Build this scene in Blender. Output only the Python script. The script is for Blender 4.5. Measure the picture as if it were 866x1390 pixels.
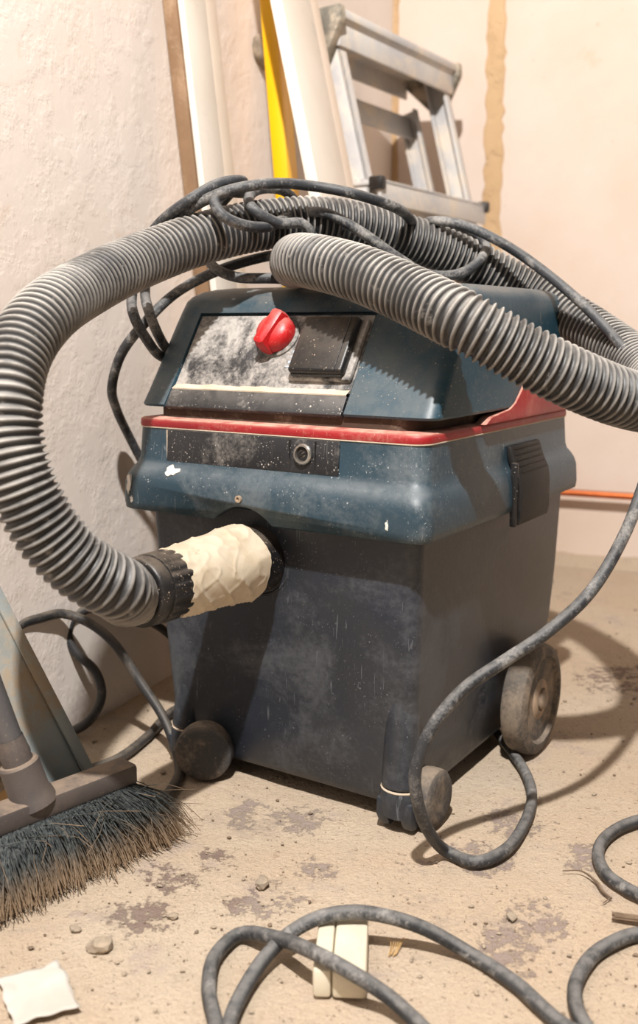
import bpy, bmesh, math, random
import numpy as np
from mathutils import Vector, Matrix, noise as mnoise
random.seed(7)
for o in list(bpy.data.objects): bpy.data.objects.remove(o)
SC = bpy.context.scene
COL = SC.collection
R = math.radians

# ------------------------------------------------------------------ camera, world, lamp, exposure
cam_d = bpy.data.cameras.new('camera'); cam = bpy.data.objects.new('camera', cam_d); COL.objects.link(cam)
SC.camera = cam
cam_d.sensor_fit = 'VERTICAL'; cam_d.sensor_height = 36.0
cam_d.lens = 36.0 * 1370.0 / 1390.0
cam_d.shift_y = -45.0 / 1390.0
cam.location = (0, 0, .5)
cam.rotation_euler = (R(90) - math.atan(205 / 1370), 0, 0)
cam_d.clip_start = .02
cam_d.dof.use_dof = True; cam_d.dof.focus_distance = 1.0; cam_d.dof.aperture_fstop = 4.8

w = bpy.data.worlds.new('world'); SC.world = w; w.use_nodes = True
w.node_tree.nodes['Background'].inputs[0].default_value = (1.0, .88, .77, 1)
w.node_tree.nodes['Background'].inputs[1].default_value = .19

lamp_d = bpy.data.lights.new('work_lamp', 'AREA'); lamp = bpy.data.objects.new('work_lamp', lamp_d); COL.objects.link(lamp)
lamp_d.shape = 'RECTANGLE'; lamp_d.size = .055; lamp_d.size_y = .055; lamp_d.energy = 108; lamp_d.color = (1.0, .965, .925)
lamp.location = (-.10, -.34, 2.25)
lamp.rotation_euler = (Vector((.05, 1.3, .45)) - Vector(lamp.location)).to_track_quat('-Z', 'Y').to_euler()

vs = SC.view_settings
SC.display_settings.display_device = 'sRGB'
vs.view_transform = 'Standard'; vs.look = 'None'; vs.gamma = 1; vs.use_curve_mapping = False
vs.exposure = 0.0

# ------------------------------------------------------------------ measured paths (metres)
HOSE_PATH = [(-0.1611,0.8884,0.2635), (-0.1687,0.8767,0.2635), (-0.1696,0.8220,0.2854), (-0.1928,0.8030,0.3064), (-0.2152,0.7920,0.3356), (-0.2319,0.7860,0.3718), (-0.2427,0.7870,0.4097), (-0.2459,0.7970,0.4454), (-0.2445,0.8250,0.4793), (-0.2338,0.8700,0.5105), (-0.2121,0.9600,0.5409), (-0.1748,1.0500,0.5705), (-0.1210,1.1100,0.5962), (-0.0597,1.1500,0.6133), (0.0058,1.1750,0.6198), (0.0700,1.2000,0.6115), (0.1372,1.2250,0.5942), (0.2015,1.2400,0.5694), (0.2601,1.2400,0.5396), (0.3091,1.2000,0.5043), (0.3415,1.1300,0.4700), (0.3482,1.0400,0.4424), (0.3240,0.9650,0.4282), (0.2779,0.9250,0.4366), (0.2205,0.9000,0.4579), (0.1731,0.8950,0.4808), (0.1279,0.9000,0.5051), (0.0858,0.9400,0.5287), (0.0402,0.9850,0.5509), (0.0015,1.0300,0.5641), (-0.0215,1.0750,0.5699), (-0.0263,1.1150,0.5694)]
CORD_WRAP = [(-0.2285,1.3300,0.3109), (-0.2460,1.3000,0.3614), (-0.2511,1.2500,0.4007), (-0.2455,1.2000,0.4309), (-0.2272,1.1700,0.4707), (-0.1975,1.1500,0.5041), (-0.1629,1.1750,0.5401), (-0.1109,1.1650,0.5652), (-0.0594,1.1700,0.5802), (-0.0188,1.1450,0.5833), (-0.0072,1.1282,0.5978), (-0.0175,1.1200,0.6111), (-0.0432,1.1050,0.6104), (-0.0684,1.0950,0.6230), (-0.0754,1.1200,0.6389), (-0.0656,1.1450,0.6507), (-0.0399,1.1750,0.6530), (-0.0223,1.2100,0.6376), (-0.0158,1.2350,0.6173)]
CORD_COIL = [(0.0142,1.1615,0.5470), (-0.0189,1.1450,0.5528), (-0.0510,1.1300,0.5537), (-0.0919,1.1350,0.5555), (-0.1177,1.1500,0.5675), (-0.1305,1.1650,0.5904), (-0.1255,1.1850,0.6208), (-0.1015,1.1650,0.6469), (-0.0819,1.1250,0.6565), (-0.1039,1.1050,0.6522), (-0.1369,1.0850,0.6308), (-0.1713,1.1050,0.6088), (-0.1953,1.1250,0.5795), (-0.2089,1.1450,0.5366), (-0.1982,1.1000,0.5102), (-0.1911,1.1250,0.4887), (-0.1815,1.1700,0.4673), (-0.1693,1.1850,0.4635), (-0.1795,1.1700,0.4824), (-0.1864,1.1250,0.5160), (-0.1974,1.1650,0.5438), (-0.1847,1.1450,0.5849), (-0.1571,1.1100,0.6116), (-0.1244,1.0900,0.6299), (-0.0929,1.0850,0.6420), (-0.0490,1.1000,0.6508), (-0.0103,1.1200,0.6512), (0.0372,1.1180,0.6425), (0.0781,1.1350,0.6322), (0.0989,1.1700,0.6257), (0.1115,1.2150,0.6154), (0.1186,1.2500,0.5970)]
CORD_LONG = [(-0.0842,1.1550,0.6480), (-0.1001,1.1050,0.6416), (-0.1087,1.0800,0.6295), (-0.0996,1.0700,0.6150), (-0.0807,1.0800,0.6064), (-0.0556,1.1000,0.6060), (-0.0394,1.1300,0.6168), (-0.0253,1.1500,0.6252), (0.0057,1.1410,0.6250), (0.0436,1.1349,0.6055), (0.0872,1.1400,0.5765), (0.1227,1.1650,0.5602), (0.1630,1.1850,0.5621), (0.1886,1.2050,0.5792), (0.1983,1.2250,0.5976), (0.1827,1.2400,0.6144), (0.1511,1.2350,0.6225), (0.1292,1.2200,0.6235), (0.1431,1.2050,0.6228), (0.1725,1.2000,0.6157), (0.2139,1.1900,0.5949), (0.2572,1.1700,0.5622), (0.3013,1.1400,0.5187), (0.3323,1.1000,0.4740), (0.3521,1.0500,0.4319), (0.3424,1.0000,0.3948), (0.3164,0.9600,0.3635), (0.2872,0.9300,0.3084), (0.2480,0.9000,0.2594), (0.2041,0.8800,0.2272), (0.1663,0.8700,0.2050), (0.1291,0.8600,0.1825), (0.0990,0.8500,0.1488), (0.0859,0.8500,0.1110), (0.0889,0.8560,0.0781), (0.1005,0.8720,0.0421), (0.1222,0.8993,0.0060), (0.1461,0.8805,0.0060), (0.1756,0.8993,0.0060), (0.2071,0.9542,0.0060), (0.2273,1.0157,0.0060), (0.2319,1.0774,0.0060), (0.2252,1.1400,0.0060), (0.2174,1.2074,0.0060), (0.2047,1.2962,0.0060)]
CORD_LEFT = [(-0.1321,1.3017,0.0060), (-0.1694,1.2828,0.0060), (-0.1923,1.2516,0.0060), (-0.2097,1.1728,0.0060), (-0.2331,1.1089,0.0060), (-0.2601,1.0774,0.0060), (-0.2957,1.0244,0.0060), (-0.3174,0.9906,0.0060), (-0.3130,0.9512,0.0060), (-0.2700,0.9289,0.0060), (-0.2299,0.9436,0.0060), (-0.1897,0.9650,0.0060), (-0.1704,0.9939,0.0060), (-0.1585,1.0403,0.0060), (-0.1618,1.1050,0.0032), (-0.1824,1.1400,0.0400), (-0.2145,1.1600,0.0810), (-0.2486,1.1700,0.1281), (-0.2803,1.1800,0.1489), (-0.3079,1.1750,0.1604), (-0.3276,1.1500,0.1623), (-0.3448,1.1200,0.1615), (-0.3564,1.1000,0.1417), (-0.3668,1.1000,0.0983), (-0.3866,1.2074,0.0060), (-0.3357,1.1728,0.0060), (-0.3063,1.1887,0.0060), (-0.2790,1.1800,0.0267), (-0.2677,1.1900,0.0512), (-0.2763,1.2000,0.0789), (-0.3000,1.2000,0.1044), (-0.3104,1.2050,0.1264), (-0.3049,1.2150,0.1442), (-0.2827,1.2400,0.1503), (-0.2487,1.2800,0.1311), (-0.2155,1.3100,0.1041), (-0.1884,1.3600,0.0570)]
CORD_FRONT = [(-0.0668,0.6215,0.0060), (-0.0621,0.6741,0.0060), (-0.0432,0.7246,0.0120), (-0.0242,0.7451,0.0200), (-0.0006,0.7515,0.0300), (0.0279,0.7534,0.0340), (0.0576,0.7526,0.0300), (0.0873,0.7511,0.0200), (0.1215,0.7392,0.0060), (0.1498,0.7035,0.0060), (0.1772,0.6544,0.0060), (0.2165,0.6286,0.0060), (0.2854,0.6358,0.0060)]
CORD_NEAR = [(-0.1176,0.5697,0.0060), (-0.0725,0.6286,0.0060), (-0.0837,0.6992,0.0060), (-0.0826,0.7373,0.0060), (-0.0655,0.7668,0.0060), (-0.0322,0.7392,0.0200), (-0.0073,0.7057,0.0320), (0.0201,0.6826,0.0320), (0.0523,0.6739,0.0150), (0.0856,0.6358,0.0060), (0.1264,0.5819,0.0060)]
CORD_RIGHT = [(0.3761,0.9745,0.0060), (0.3233,0.9604,0.0060), (0.2895,0.9362,0.0060), (0.2666,0.9006,0.0060), (0.2626,0.8611,0.0060), (0.2737,0.8353,0.0060), (0.2972,0.8075,0.0060), (0.3191,0.7648,0.0060), (0.3079,0.7354,0.0060), (0.2821,0.7628,0.0060), (0.2628,0.7668,0.0060), (0.2375,0.7547,0.0060), (0.2139,0.7335,0.0060), (0.1926,0.6949,0.0060), (0.1920,0.6506,0.0060), (0.2276,0.6011,0.0060), (0.2833,0.5946,0.0060)]


# ------------------------------------------------------------------ materials
def lin(r, g, b):
    f = lambda c: (c / 255 / 12.92) if c / 255 <= .04045 else ((c / 255 + .055) / 1.055) ** 2.4
    return (f(r), f(g), f(b), 1)

class NT:
    def __init__(s, name):
        s.m = bpy.data.materials.new(name); s.m.use_nodes = True
        s.t = s.m.node_tree; s.b = s.t.nodes['Principled BSDF']
        s.tc = s.t.nodes.new('ShaderNodeTexCoord')
    def n(s, typ, **kw):
        nd = s.t.nodes.new(typ)
        for k, v in kw.items(): setattr(nd, k, v)
        return nd
    def l(s, a, b): s.t.links.new(a, b)
    def val(s, sock, v):
        if hasattr(v, 'links'): s.l(v, sock)
        else: sock.default_value = v
    def mapping(s, scale=(1, 1, 1), loc=(0, 0, 0), rot=(0, 0, 0)):
        mp = s.n('ShaderNodeMapping'); s.l(s.tc.outputs['Object'], mp.inputs[0])
        mp.inputs['Scale'].default_value = scale; mp.inputs['Location'].default_value = loc; mp.inputs['Rotation'].default_value = rot
        return mp.outputs[0]
    def noise(s, scale, detail=5, rough=.55, dist=0, vec=None, out='Fac'):
        nd = s.n('ShaderNodeTexNoise'); s.l(vec or s.tc.outputs['Object'], nd.inputs['Vector'])
        nd.inputs['Scale'].default_value = scale; nd.inputs['Detail'].default_value = detail
        nd.inputs['Roughness'].default_value = rough; nd.inputs['Distortion'].default_value = dist
        return nd.outputs[out]
    def ramp(s, fac, a, b, lo=0., hi=1.):
        nd = s.n('ShaderNodeMapRange', interpolation_type='SMOOTHSTEP'); s.val(nd.inputs['Value'], fac)
        nd.inputs['From Min'].default_value = a; nd.inputs['From Max'].default_value = b
        nd.inputs['To Min'].default_value = lo; nd.inputs['To Max'].default_value = hi
        return nd.outputs[0]
    def math(s, op, a, b=0., clamp=False):
        nd = s.n('ShaderNodeMath', operation=op, use_clamp=clamp); s.val(nd.inputs[0], a); s.val(nd.inputs[1], b)
        return nd.outputs[0]
    def mix(s, fac, a, b):
        nd = s.n('ShaderNodeMix', data_type='RGBA'); s.val(nd.inputs[0], fac); s.val(nd.inputs[6], a); s.val(nd.inputs[7], b)
        return nd.outputs[2]
    def nz(s):
        g = s.n('ShaderNodeNewGeometry'); x = s.n('ShaderNodeSeparateXYZ'); s.l(g.outputs['Normal'], x.inputs[0]); return x.outputs[2]
    def attr(s, name):
        a = s.n('ShaderNodeAttribute', attribute_name=name); return a.outputs['Fac']
    def sphere(s, c, r0, r1):
        d = s.n('ShaderNodeVectorMath', operation='DISTANCE'); s.l(s.tc.outputs['Object'], d.inputs[0]); d.inputs[1].default_value = c
        return s.ramp(d.outputs['Value'], r1, r0, 0, 1) if False else s.math('SUBTRACT', 1., s.ramp(d.outputs['Value'], r0, r1))
    def bump(s, h, strength, dist):
        bp = s.n('ShaderNodeBump'); s.l(h, bp.inputs['Height']); bp.inputs['Strength'].default_value = strength; bp.inputs['Distance'].default_value = dist
        s.l(bp.outputs[0], s.b.inputs['Normal'])
    def done(s, col, rough=.6, metal=0.):
        s.val(s.b.inputs['Base Color'], col); s.val(s.b.inputs['Roughness'], rough); s.val(s.b.inputs['Metallic'], metal)
        return s.m

DUST = lin(190, 170, 148)
def dusty(name, c1, c2, dust=DUST, amt=.35, thr=.5, up=.5, speck=.6, scratch=.0, rough=.5, metal=0., scale=9., bump=.15, sstretch=(160, 160, 7)):
    k = NT(name)
    base = k.mix(k.ramp(k.noise(scale * .6, 4), .35, .65), c1, c2)
    fine = k.noise(scale * 14, 4, .7)
    smear = k.ramp(k.math('ADD', k.math('MULTIPLY', k.noise(scale, 6, .62, .6), .72), k.math('MULTIPLY', fine, .28)), thr, thr + .22, 0, amt)
    upf = k.math('MULTIPLY', k.ramp(k.nz(), .25, .95), k.ramp(k.noise(scale * 3, 6, .7), .3, .62, .25 * up, up))
    d = k.math('MAXIMUM', smear, upf)
    if speck > 0:
        vo = k.n('ShaderNodeTexVoronoi'); k.l(k.tc.outputs['Object'], vo.inputs['Vector']); vo.inputs['Scale'].default_value = 230
        sp = k.math('MULTIPLY', k.math('SUBTRACT', 1., k.ramp(k.math('ADD', vo.outputs['Distance'], k.math('MULTIPLY', vo.outputs['Color'], .3)), .2, .34)), k.ramp(k.noise(scale * 4, 4, .6), .5, .62, 0, speck))
        d = k.math('MAXIMUM', d, sp)
        fl = k.math('MULTIPLY', k.ramp(k.noise(520, 2, .5), .67, .71), k.ramp(k.noise(scale * 2.2, 4, .65), .46, .6, .12, speck))
        d = k.math('MAXIMUM', d, fl)
    if scratch > 0:
        for rot, w_ in (((.25, .18, .0), 1), ((.9, -.35, .5), .8), ((-.5, .7, .2), .8)):
            sc = k.ramp(k.noise(1., 2, .5, 1.2, k.mapping((230, 230, 11), rot=rot)), .70, .73, 0, scratch * w_)
            d = k.math('MAXIMUM', d, k.math('MULTIPLY', sc, k.ramp(k.noise(scale * 1.3, 3), .45, .6)))
    col = k.mix(d, base, dust)
    k.bump(k.math('ADD', fine, k.math('MULTIPLY', d, .8)), bump, .0015)
    return k.done(col, k.ramp(d, 0, .7, rough, .9), metal)

M = {}
def plaster(name, c1, c2, stain, bumpd=.004, bs=.5):
    k = NT(name)
    col = k.mix(k.ramp(k.noise(1.7, 5, .6), .35, .65), c1, c2)
    st = k.ramp(k.noise(5.5, 7, .7, .5), .60, .74, 0, .55)
    col = k.mix(st, col, stain)
    col = k.mix(k.ramp(k.noise(75, 3, .6), .69, .76, 0, .4), col, lin(165, 130, 105))
    h = k.math('ADD', k.math('MULTIPLY', k.noise(38, 7, .6), .5), k.math('MULTIPLY', k.ramp(k.noise(16, 5, .65), .42, .6), .6))
    k.bump(h, bs, bumpd)
    return k.done(col, .92)
M['wall_l'] = plaster('cream_plaster', lin(236, 226, 218), lin(231, 218, 207), lin(206, 180, 152), .0022, .4)
M['wall_b'] = plaster('pinkish_plaster', lin(214, 193, 176), lin(221, 206, 195), lin(206, 174, 144), .0015, .25)
M['patch'] = plaster('sandy_filler', lin(206, 176, 138), lin(196, 163, 124), lin(222, 200, 170), .006, .8)

k = NT('dusty_concrete')
n1 = k.noise(2.6, 8, .62, .4); n2 = k.noise(11, 8, .68, .1); n3 = k.noise(60, 6, .7)
col = k.mix(k.ramp(n1, .35, .68), lin(192, 171, 147), lin(197, 181, 160))
col = k.mix(k.ramp(n2, .54, .68, 0, .6), col, lin(172, 156, 148))
col = k.mix(k.ramp(n3, .58, .72, 0, .5), col, lin(148, 122, 100))
blot = k.ramp(k.noise(22, 9, .78, .1), .56, .63)
spots = None
for c, r in (((-.13, .855, 0), .035), ((-.155, .80, 0), .05), ((-.10, .90, 0), .03), ((-.07, .99, 0), .045), ((-.145, .87, 0), .03),
             ((.43, 1.40, 0), .09), ((.50, 1.42, 0), .08), ((.20, .97, 0), .05), ((.16, .90, 0), .05), ((.255, .90, 0), .04), ((.0, .88, 0), .03),
             ((-.02, .98, 0), .05), ((.19, .80, 0), .05), ((-.05, .83, 0), .05), ((.16, .76, 0), .05)):
    s = k.sphere(c, r * .35, r * 1.25); spots = s if spots is None else k.math('MAXIMUM', spots, s)
mar = k.mix(k.math('MAXIMUM', k.sphere((-.145, .86, 0), .07, .10), k.sphere((.46, 1.41, 0), .12, .2)), lin(136, 122, 122), lin(84, 60, 66))
stn = k.math('ADD', k.math('MULTIPLY', k.noise(30, 8, .75), .5), k.math('MULTIPLY', k.noise(110, 6, .75), .5))
bm_ = k.ramp(k.math('ADD', stn, k.math('MULTIPLY', spots, .17)), .645, .71, 0, .68)
col = k.mix(bm_, col, mar)
col = k.mix(k.math('MULTIPLY', k.ramp(k.noise(3.2, 4), .5, .62, 0, .55), blot), col, lin(146, 130, 128))
col = k.mix(k.ramp(k.noise(420, 4, .7), .38, .72, 0, .28), col, lin(130, 106, 86))
col = k.mix(k.ramp(k.noise(7, 8, .75), .56, .66, 0, .55), col, lin(158, 142, 128))
specks = k.ramp(k.noise(170, 3, .6), .64, .69, 0, .65)
col = k.mix(specks, col, lin(120, 98, 80))
h = k.math('ADD', k.math('MULTIPLY', n2, .6), k.math('ADD', k.math('MULTIPLY', n3, .5), k.math('MULTIPLY', bm_, -.25)))
h = k.math('ADD', h, k.math('MULTIPLY', k.noise(240, 4, .7), .35))
k.bump(h, .8, .007)
M['floor'] = k.done(col, .95)

BLUE1, BLUE2 = lin(27, 60, 75), lin(34, 67, 82)
M['blue'] = dusty('teal_blue_plastic', BLUE1, BLUE2, amt=.16, up=.26, speck=.6, scratch=.3, rough=.42, scale=10)
M['blue_rim'] = dusty('worn_blue_plastic', lin(29, 56, 70), lin(42, 60, 70), dust=lin(156, 158, 158), amt=.23, thr=.47, up=.44, speck=.85, scratch=.6, rough=.38, scale=12)
M['tank'] = dusty('dark_slate_plastic', lin(36, 42, 53), lin(46, 49, 54), dust=lin(116, 119, 124), amt=.32, thr=.46, up=.4, speck=.7, scratch=.6, rough=.38, scale=10)
M['panel'] = dusty('dusty_black_panel', lin(34, 35, 38), lin(56, 56, 58), dust=lin(205, 198, 190), amt=.72, thr=.385, up=.2, speck=.75, scratch=.3, rough=.5, scale=17)
M['strip'] = dusty('black_strip_plastic', lin(26, 27, 31), lin(40, 40, 43), dust=lin(200, 192, 182), amt=.42, thr=.5, up=.25, speck=.9, scratch=.2, rough=.5, scale=17)
M['black'] = dusty('black_plastic', lin(22, 22, 24), lin(30, 29, 30), amt=.25, thr=.55, up=.2, speck=.9, rough=.4, scale=20)
M['latch'] = dusty('brown_black_plastic', lin(15, 12, 11), lin(22, 18, 16), dust=lin(150, 130, 96), amt=.08, thr=.56, up=.0, speck=.2, scratch=.3, rough=.62, scale=18)
M['red'] = dusty('red_plastic', lin(196, 30, 34), lin(178, 26, 30), dust=lin(224, 176, 160), amt=.45, thr=.52, up=.3, speck=.5, scratch=.4, rough=.38, scale=20)
M['redband'] = dusty('dark_red_plastic', lin(150, 26, 32), lin(132, 24, 30), dust=lin(205, 165, 145), amt=.35, thr=.5, up=.85, speck=.6, scratch=.3, rough=.45, scale=16)
M['dust'] = dusty('settled_dust', lin(214, 200, 182), lin(196, 178, 156), amt=.4, up=.3, speck=0, rough=.95, scale=30, bump=.5)
M['gap'] = dusty('brown_shade_recess', lin(70, 52, 40), lin(52, 38, 30), amt=.35, up=.8, speck=0, rough=.9, scale=20)  # dark brown shadow of the recess put into its base colour, dust over
M['rubber'] = dusty('dusty_rubber', lin(58, 58, 60), lin(74, 70, 66), dust=lin(176, 156, 134), amt=.5, thr=.44, up=.5, speck=.3, rough=.75, scale=18)
M['hub'] = dusty('dusty_hub', lin(120, 110, 100), lin(140, 124, 108), dust=lin(186, 160, 134), amt=.6, thr=.4, up=.4, speck=.2, rough=.8, scale=18)
M['cord'] = dusty('dusty_black_rubber', lin(34, 36, 40), lin(58, 60, 64), dust=lin(180, 176, 170), amt=.7, thr=.47, up=.35, speck=.4, rough=.55, scale=26)
M['cord_dark'] = dusty('black_rubber', lin(38, 39, 42), lin(58, 57, 58), dust=lin(165, 150, 130), amt=.4, thr=.5, up=.3, speck=.3, rough=.5, scale=24)
M['chrome'] = dusty('worn_chrome', lin(190, 188, 182), lin(160, 156, 150), amt=.4, up=.2, speck=.2, rough=.3, metal=.9, scale=60)
M['alu'] = dusty('scuffed_aluminium', lin(205, 204, 202), lin(186, 186, 188), dust=lin(228, 214, 196), amt=.8, thr=.42, up=.9, speck=.4, scratch=.3, rough=.5, metal=.05, scale=12)
M['alu_cap'] = dusty('plaster_splashed_cap', lin(120, 118, 108), lin(96, 92, 84), dust=lin(205, 190, 170), amt=.9, thr=.4, up=.8, speck=.4, rough=.7, scale=22)
M['white'] = dusty('white_painted_timber', lin(228, 218, 206), lin(218, 206, 192), dust=lin(178, 174, 168), amt=.55, thr=.52, up=.2, speck=.1, rough=.6, scale=6)
M['offwhite'] = dusty('cream_board', lin(228, 212, 194), lin(220, 202, 184), dust=lin(240, 230, 220), amt=.3, thr=.5, up=.1, speck=.1, rough=.7, scale=6)
M['yellow'] = dusty('yellow_metal', lin(246, 190, 10), lin(238, 178, 4), dust=lin(230, 200, 120), amt=.3, thr=.55, up=.1, speck=.1, rough=.4, scale=9)
M['galv'] = dusty('galvanised_steel', lin(158, 166, 166), lin(142, 148, 146), dust=lin(176, 150, 118), amt=.8, thr=.45, up=.1, speck=.2, scratch=.3, rough=.45, metal=.2, scale=10)
M['copper'] = dusty('copper', lin(200, 110, 62), lin(180, 92, 50), dust=lin(205, 160, 120), amt=.25, up=.2, speck=.0, rough=.35, metal=.8, scale=20)
M['broom'] = dusty('dusty_grey_plastic', lin(76, 70, 68), lin(90, 82, 78), dust=lin(168, 146, 124), amt=.35, thr=.48, up=.55, speck=.3, rough=.6, scale=14)
M['handle'] = dusty('grey_tube', lin(104, 102, 102), lin(90, 88, 90), dust=lin(170, 156, 142), amt=.3, thr=.5, up=.2, speck=.3, rough=.35, metal=.3, scale=10)
M['cream'] = dusty('cream_plastic', lin(222, 214, 194), lin(214, 204, 182), dust=lin(180, 160, 130), amt=.4, thr=.52, up=.2, speck=.3, rough=.45, scale=20)
M['stone'] = dusty('rubble_grey', lin(134, 124, 112), lin(160, 146, 128), dust=lin(204, 182, 154), amt=.5, thr=.45, up=.4, speck=0, rough=.95, scale=50, bump=.5)
M['paper'] = dusty('white_scrap', lin(206, 202, 194), lin(190, 184, 176), amt=.4, up=.2, speck=.2, rough=.7, scale=14)
M['shade_brown'] = dusty('brown_edge_shade', lin(138, 108, 80), lin(120, 92, 66), dust=lin(190, 165, 138), amt=.4, thr=.5, up=.1, speck=.1, rough=.8, scale=14)  # brown of the board's wall shadow, put into the colour
M['tan'] = dusty('tan_tape', lin(196, 160, 104), lin(180, 142, 88), amt=.3, up=.2, speck=.1, rough=.7, scale=20)
M['twig'] = dusty('dry_brown_twig', lin(84, 66, 52), lin(110, 90, 70), amt=.3, up=.3, speck=0, rough=.9, scale=40)
M['paint'] = dusty('white_paint_splash', lin(226, 220, 210), lin(210, 204, 196), amt=.2, up=.1, speck=0, rough=.7, scale=40)
M['mark'] = dusty('faded_blue_print', lin(150, 166, 180), lin(170, 180, 190), amt=.3, up=.1, speck=0, rough=.7, scale=60)
M['pit'] = dusty('black_keyhole', lin(14, 13, 12), lin(24, 20, 18), amt=.2, up=.2, speck=0, rough=.8, scale=60)

# hose: dust sits on the crests of the ribs and on top
k = NT('ribbed_hose_plastic')
cr = k.attr('crest')
base = k.mix(k.ramp(k.noise(9, 4), .4, .6), lin(38, 38, 40), lin(58, 57, 57))
thr = k.noise(22, 6, .65, .5)
e = k.math('ADD', k.math('MULTIPLY', k.ramp(cr, .55, .98), .55), k.math('MULTIPLY', k.ramp(k.nz(), .0, 1.), k.ramp(k.noise(4.5, 3), .40, .60, .16, .8)))
e = k.math('MULTIPLY', e, k.ramp(thr, .30, .62, .25, 1.0))
e = k.math('MAXIMUM', e, k.ramp(k.noise(45, 5, .7), .6, .72, 0, .5))
k.bump(k.noise(160, 3, .6), .2, .001)
M['hose'] = k.done(k.mix(k.math('MULTIPLY', e, .88), base, lin(186, 180, 172)), k.ramp(e, 0, .7, .45, .85))

k = NT('crumpled_masking_tape')
tp = k.mix(k.ramp(k.noise(40, 5, .6), .4, .65), lin(202, 188, 166), lin(192, 175, 150))
tp = k.mix(k.ramp(k.noise(70, 6, .7), .62, .74, 0, .6), tp, lin(150, 122, 92))
k.bump(k.noise(1, 3, .5, .8, k.mapping((40, 12, 30), rot=(.3, .2, .7))), .35, .003)
M['tape'] = k.done(tp, .7)

k = NT('bristle_fibre')
M['bristle'] = k.done(k.mix(k.ramp(k.attr('tip'), .45, .95), k.mix(k.ramp(k.noise(300, 2), .4, .6), lin(60, 66, 68), lin(92, 96, 95)), lin(150, 128, 104)), .65)

# ------------------------------------------------------------------ mesh helpers
def obj(name, bm, mat, parent=None, smooth=True, angle=35, mods=None):
    me = bpy.data.meshes.new(name)
    bmesh.ops.recalc_face_normals(bm, faces=bm.faces)
    if smooth:
        for f in bm.faces: f.smooth = True
        for e in bm.edges:
            if len(e.link_faces) == 2 and e.calc_face_angle(0) > R(angle): e.smooth = False
    bm.to_mesh(me); bm.free()
    o = bpy.data.objects.new(name, me); COL.objects.link(o)
    me.materials.append(M[mat])
    if parent: o.parent = parent
    return o
def tag(o, label, cat, group=None):
    o['label'] = label; o['category'] = cat
    if group: o['group'] = group
    return o
def thing(name, label, cat, loc=(0, 0, 0), rotz=0, group=None):
    o = bpy.data.objects.new(name, None); COL.objects.link(o); o.location = loc; o.rotation_euler = (0, 0, rotz); o.empty_display_size = .05
    return tag(o, label, cat, group)
def bevel(bm, off, seg=2, angle=30):
    es = [e for e in bm.edges if len(e.link_faces) == 2 and e.calc_face_angle(0) > R(angle)]
    if es and off > 0: bmesh.ops.bevel(bm, geom=es, offset=off, segments=seg, profile=.5, affect='EDGES', clamp_overlap=True)
    return bm
def box(cx, cy, cz, sx, sy, sz, b=0., seg=2, bm=None):
    m = bm or bmesh.new(); n = bmesh.new()
    bmesh.ops.create_cube(n, size=1, matrix=Matrix.Translation((cx, cy, cz)) @ Matrix.Diagonal((sx, sy, sz, 1)))
    bmesh.ops.recalc_face_normals(n, faces=n.faces); bevel(n, b, seg)
    return join(m, n)
def join(a, b):
    vm = {v: a.verts.new(v.co) for v in b.verts}
    for f in b.faces:
        try: a.faces.new([vm[v] for v in f.verts])
        except ValueError: pass
    b.free(); return a
def xf(bm, mat): bmesh.ops.transform(bm, matrix=mat, verts=bm.verts); return bm
def frame_box(o, ax, ay, az, rx, ry, rz, b=0., seg=2):
    """box spanning ranges rx, ry, rz along the axes ax, ay, az from the origin o"""
    bm = box((rx[0] + rx[1]) / 2, (ry[0] + ry[1]) / 2, (rz[0] + rz[1]) / 2, rx[1] - rx[0], ry[1] - ry[0], rz[1] - rz[0], b, seg)
    m = Matrix((ax, ay, az)).transposed().to_4x4(); m.translation = Vector(o)
    return xf(bm, m)
def rrect(x0, x1, y0, y1, r, z, n=6, notch=None):
    pts = []
    for cx, cy, a0 in ((x1 - r, y0 + r, -90), (x1 - r, y1 - r, 0), (x0 + r, y1 - r, 90), (x0 + r, y0 + r, 180)):
        for i in range(n + 1):
            a = R(a0 + 90 * i / n); pts.append((cx + r * math.cos(a), cy + r * math.sin(a), z))
    if notch:                       # (xa, xb, depth): recess cut into the front edge
        xa, xb, d = notch; q = .0015
        pts += [(xa, y0, z), (xa + q, y0 + d, z), (xb - q, y0 + d, z), (xb, y0, z)]
    return pts
def loft(rings, cap0=True, cap1=True, closed=True):
    bm = bmesh.new(); vs_ = [[bm.verts.new(p) for p in r] for r in rings]; n = len(rings[0])
    for a, b in zip(vs_, vs_[1:]):
        for i in range(n if closed else n - 1):
            j = (i + 1) % n; bm.faces.new((a[i], a[j], b[j], b[i]))
    if cap0: bm.faces.new(vs_[0][::-1])
    if cap1: bm.faces.new(vs_[-1])
    return bm
def lathe(profile, seg=32, mat=None, cap=True):
    """profile: (radius, height) pairs about Z"""
    bm = loft([[(r * math.cos(2 * math.pi * i / seg), r * math.sin(2 * math.pi * i / seg), z) for i in range(seg)] for r, z in profile], cap, cap)
    return xf(bm, mat) if mat else bm
def axis_mat(o, z, xhint=(0, 0, 1)):
    z = Vector(z).normalized(); x = Vector(xhint); x = (x - x.dot(z) * z).normalized(); y = z.cross(x)
    m = Matrix((x, y, z)).transposed().to_4x4(); m.translation = Vector(o); return m
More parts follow.
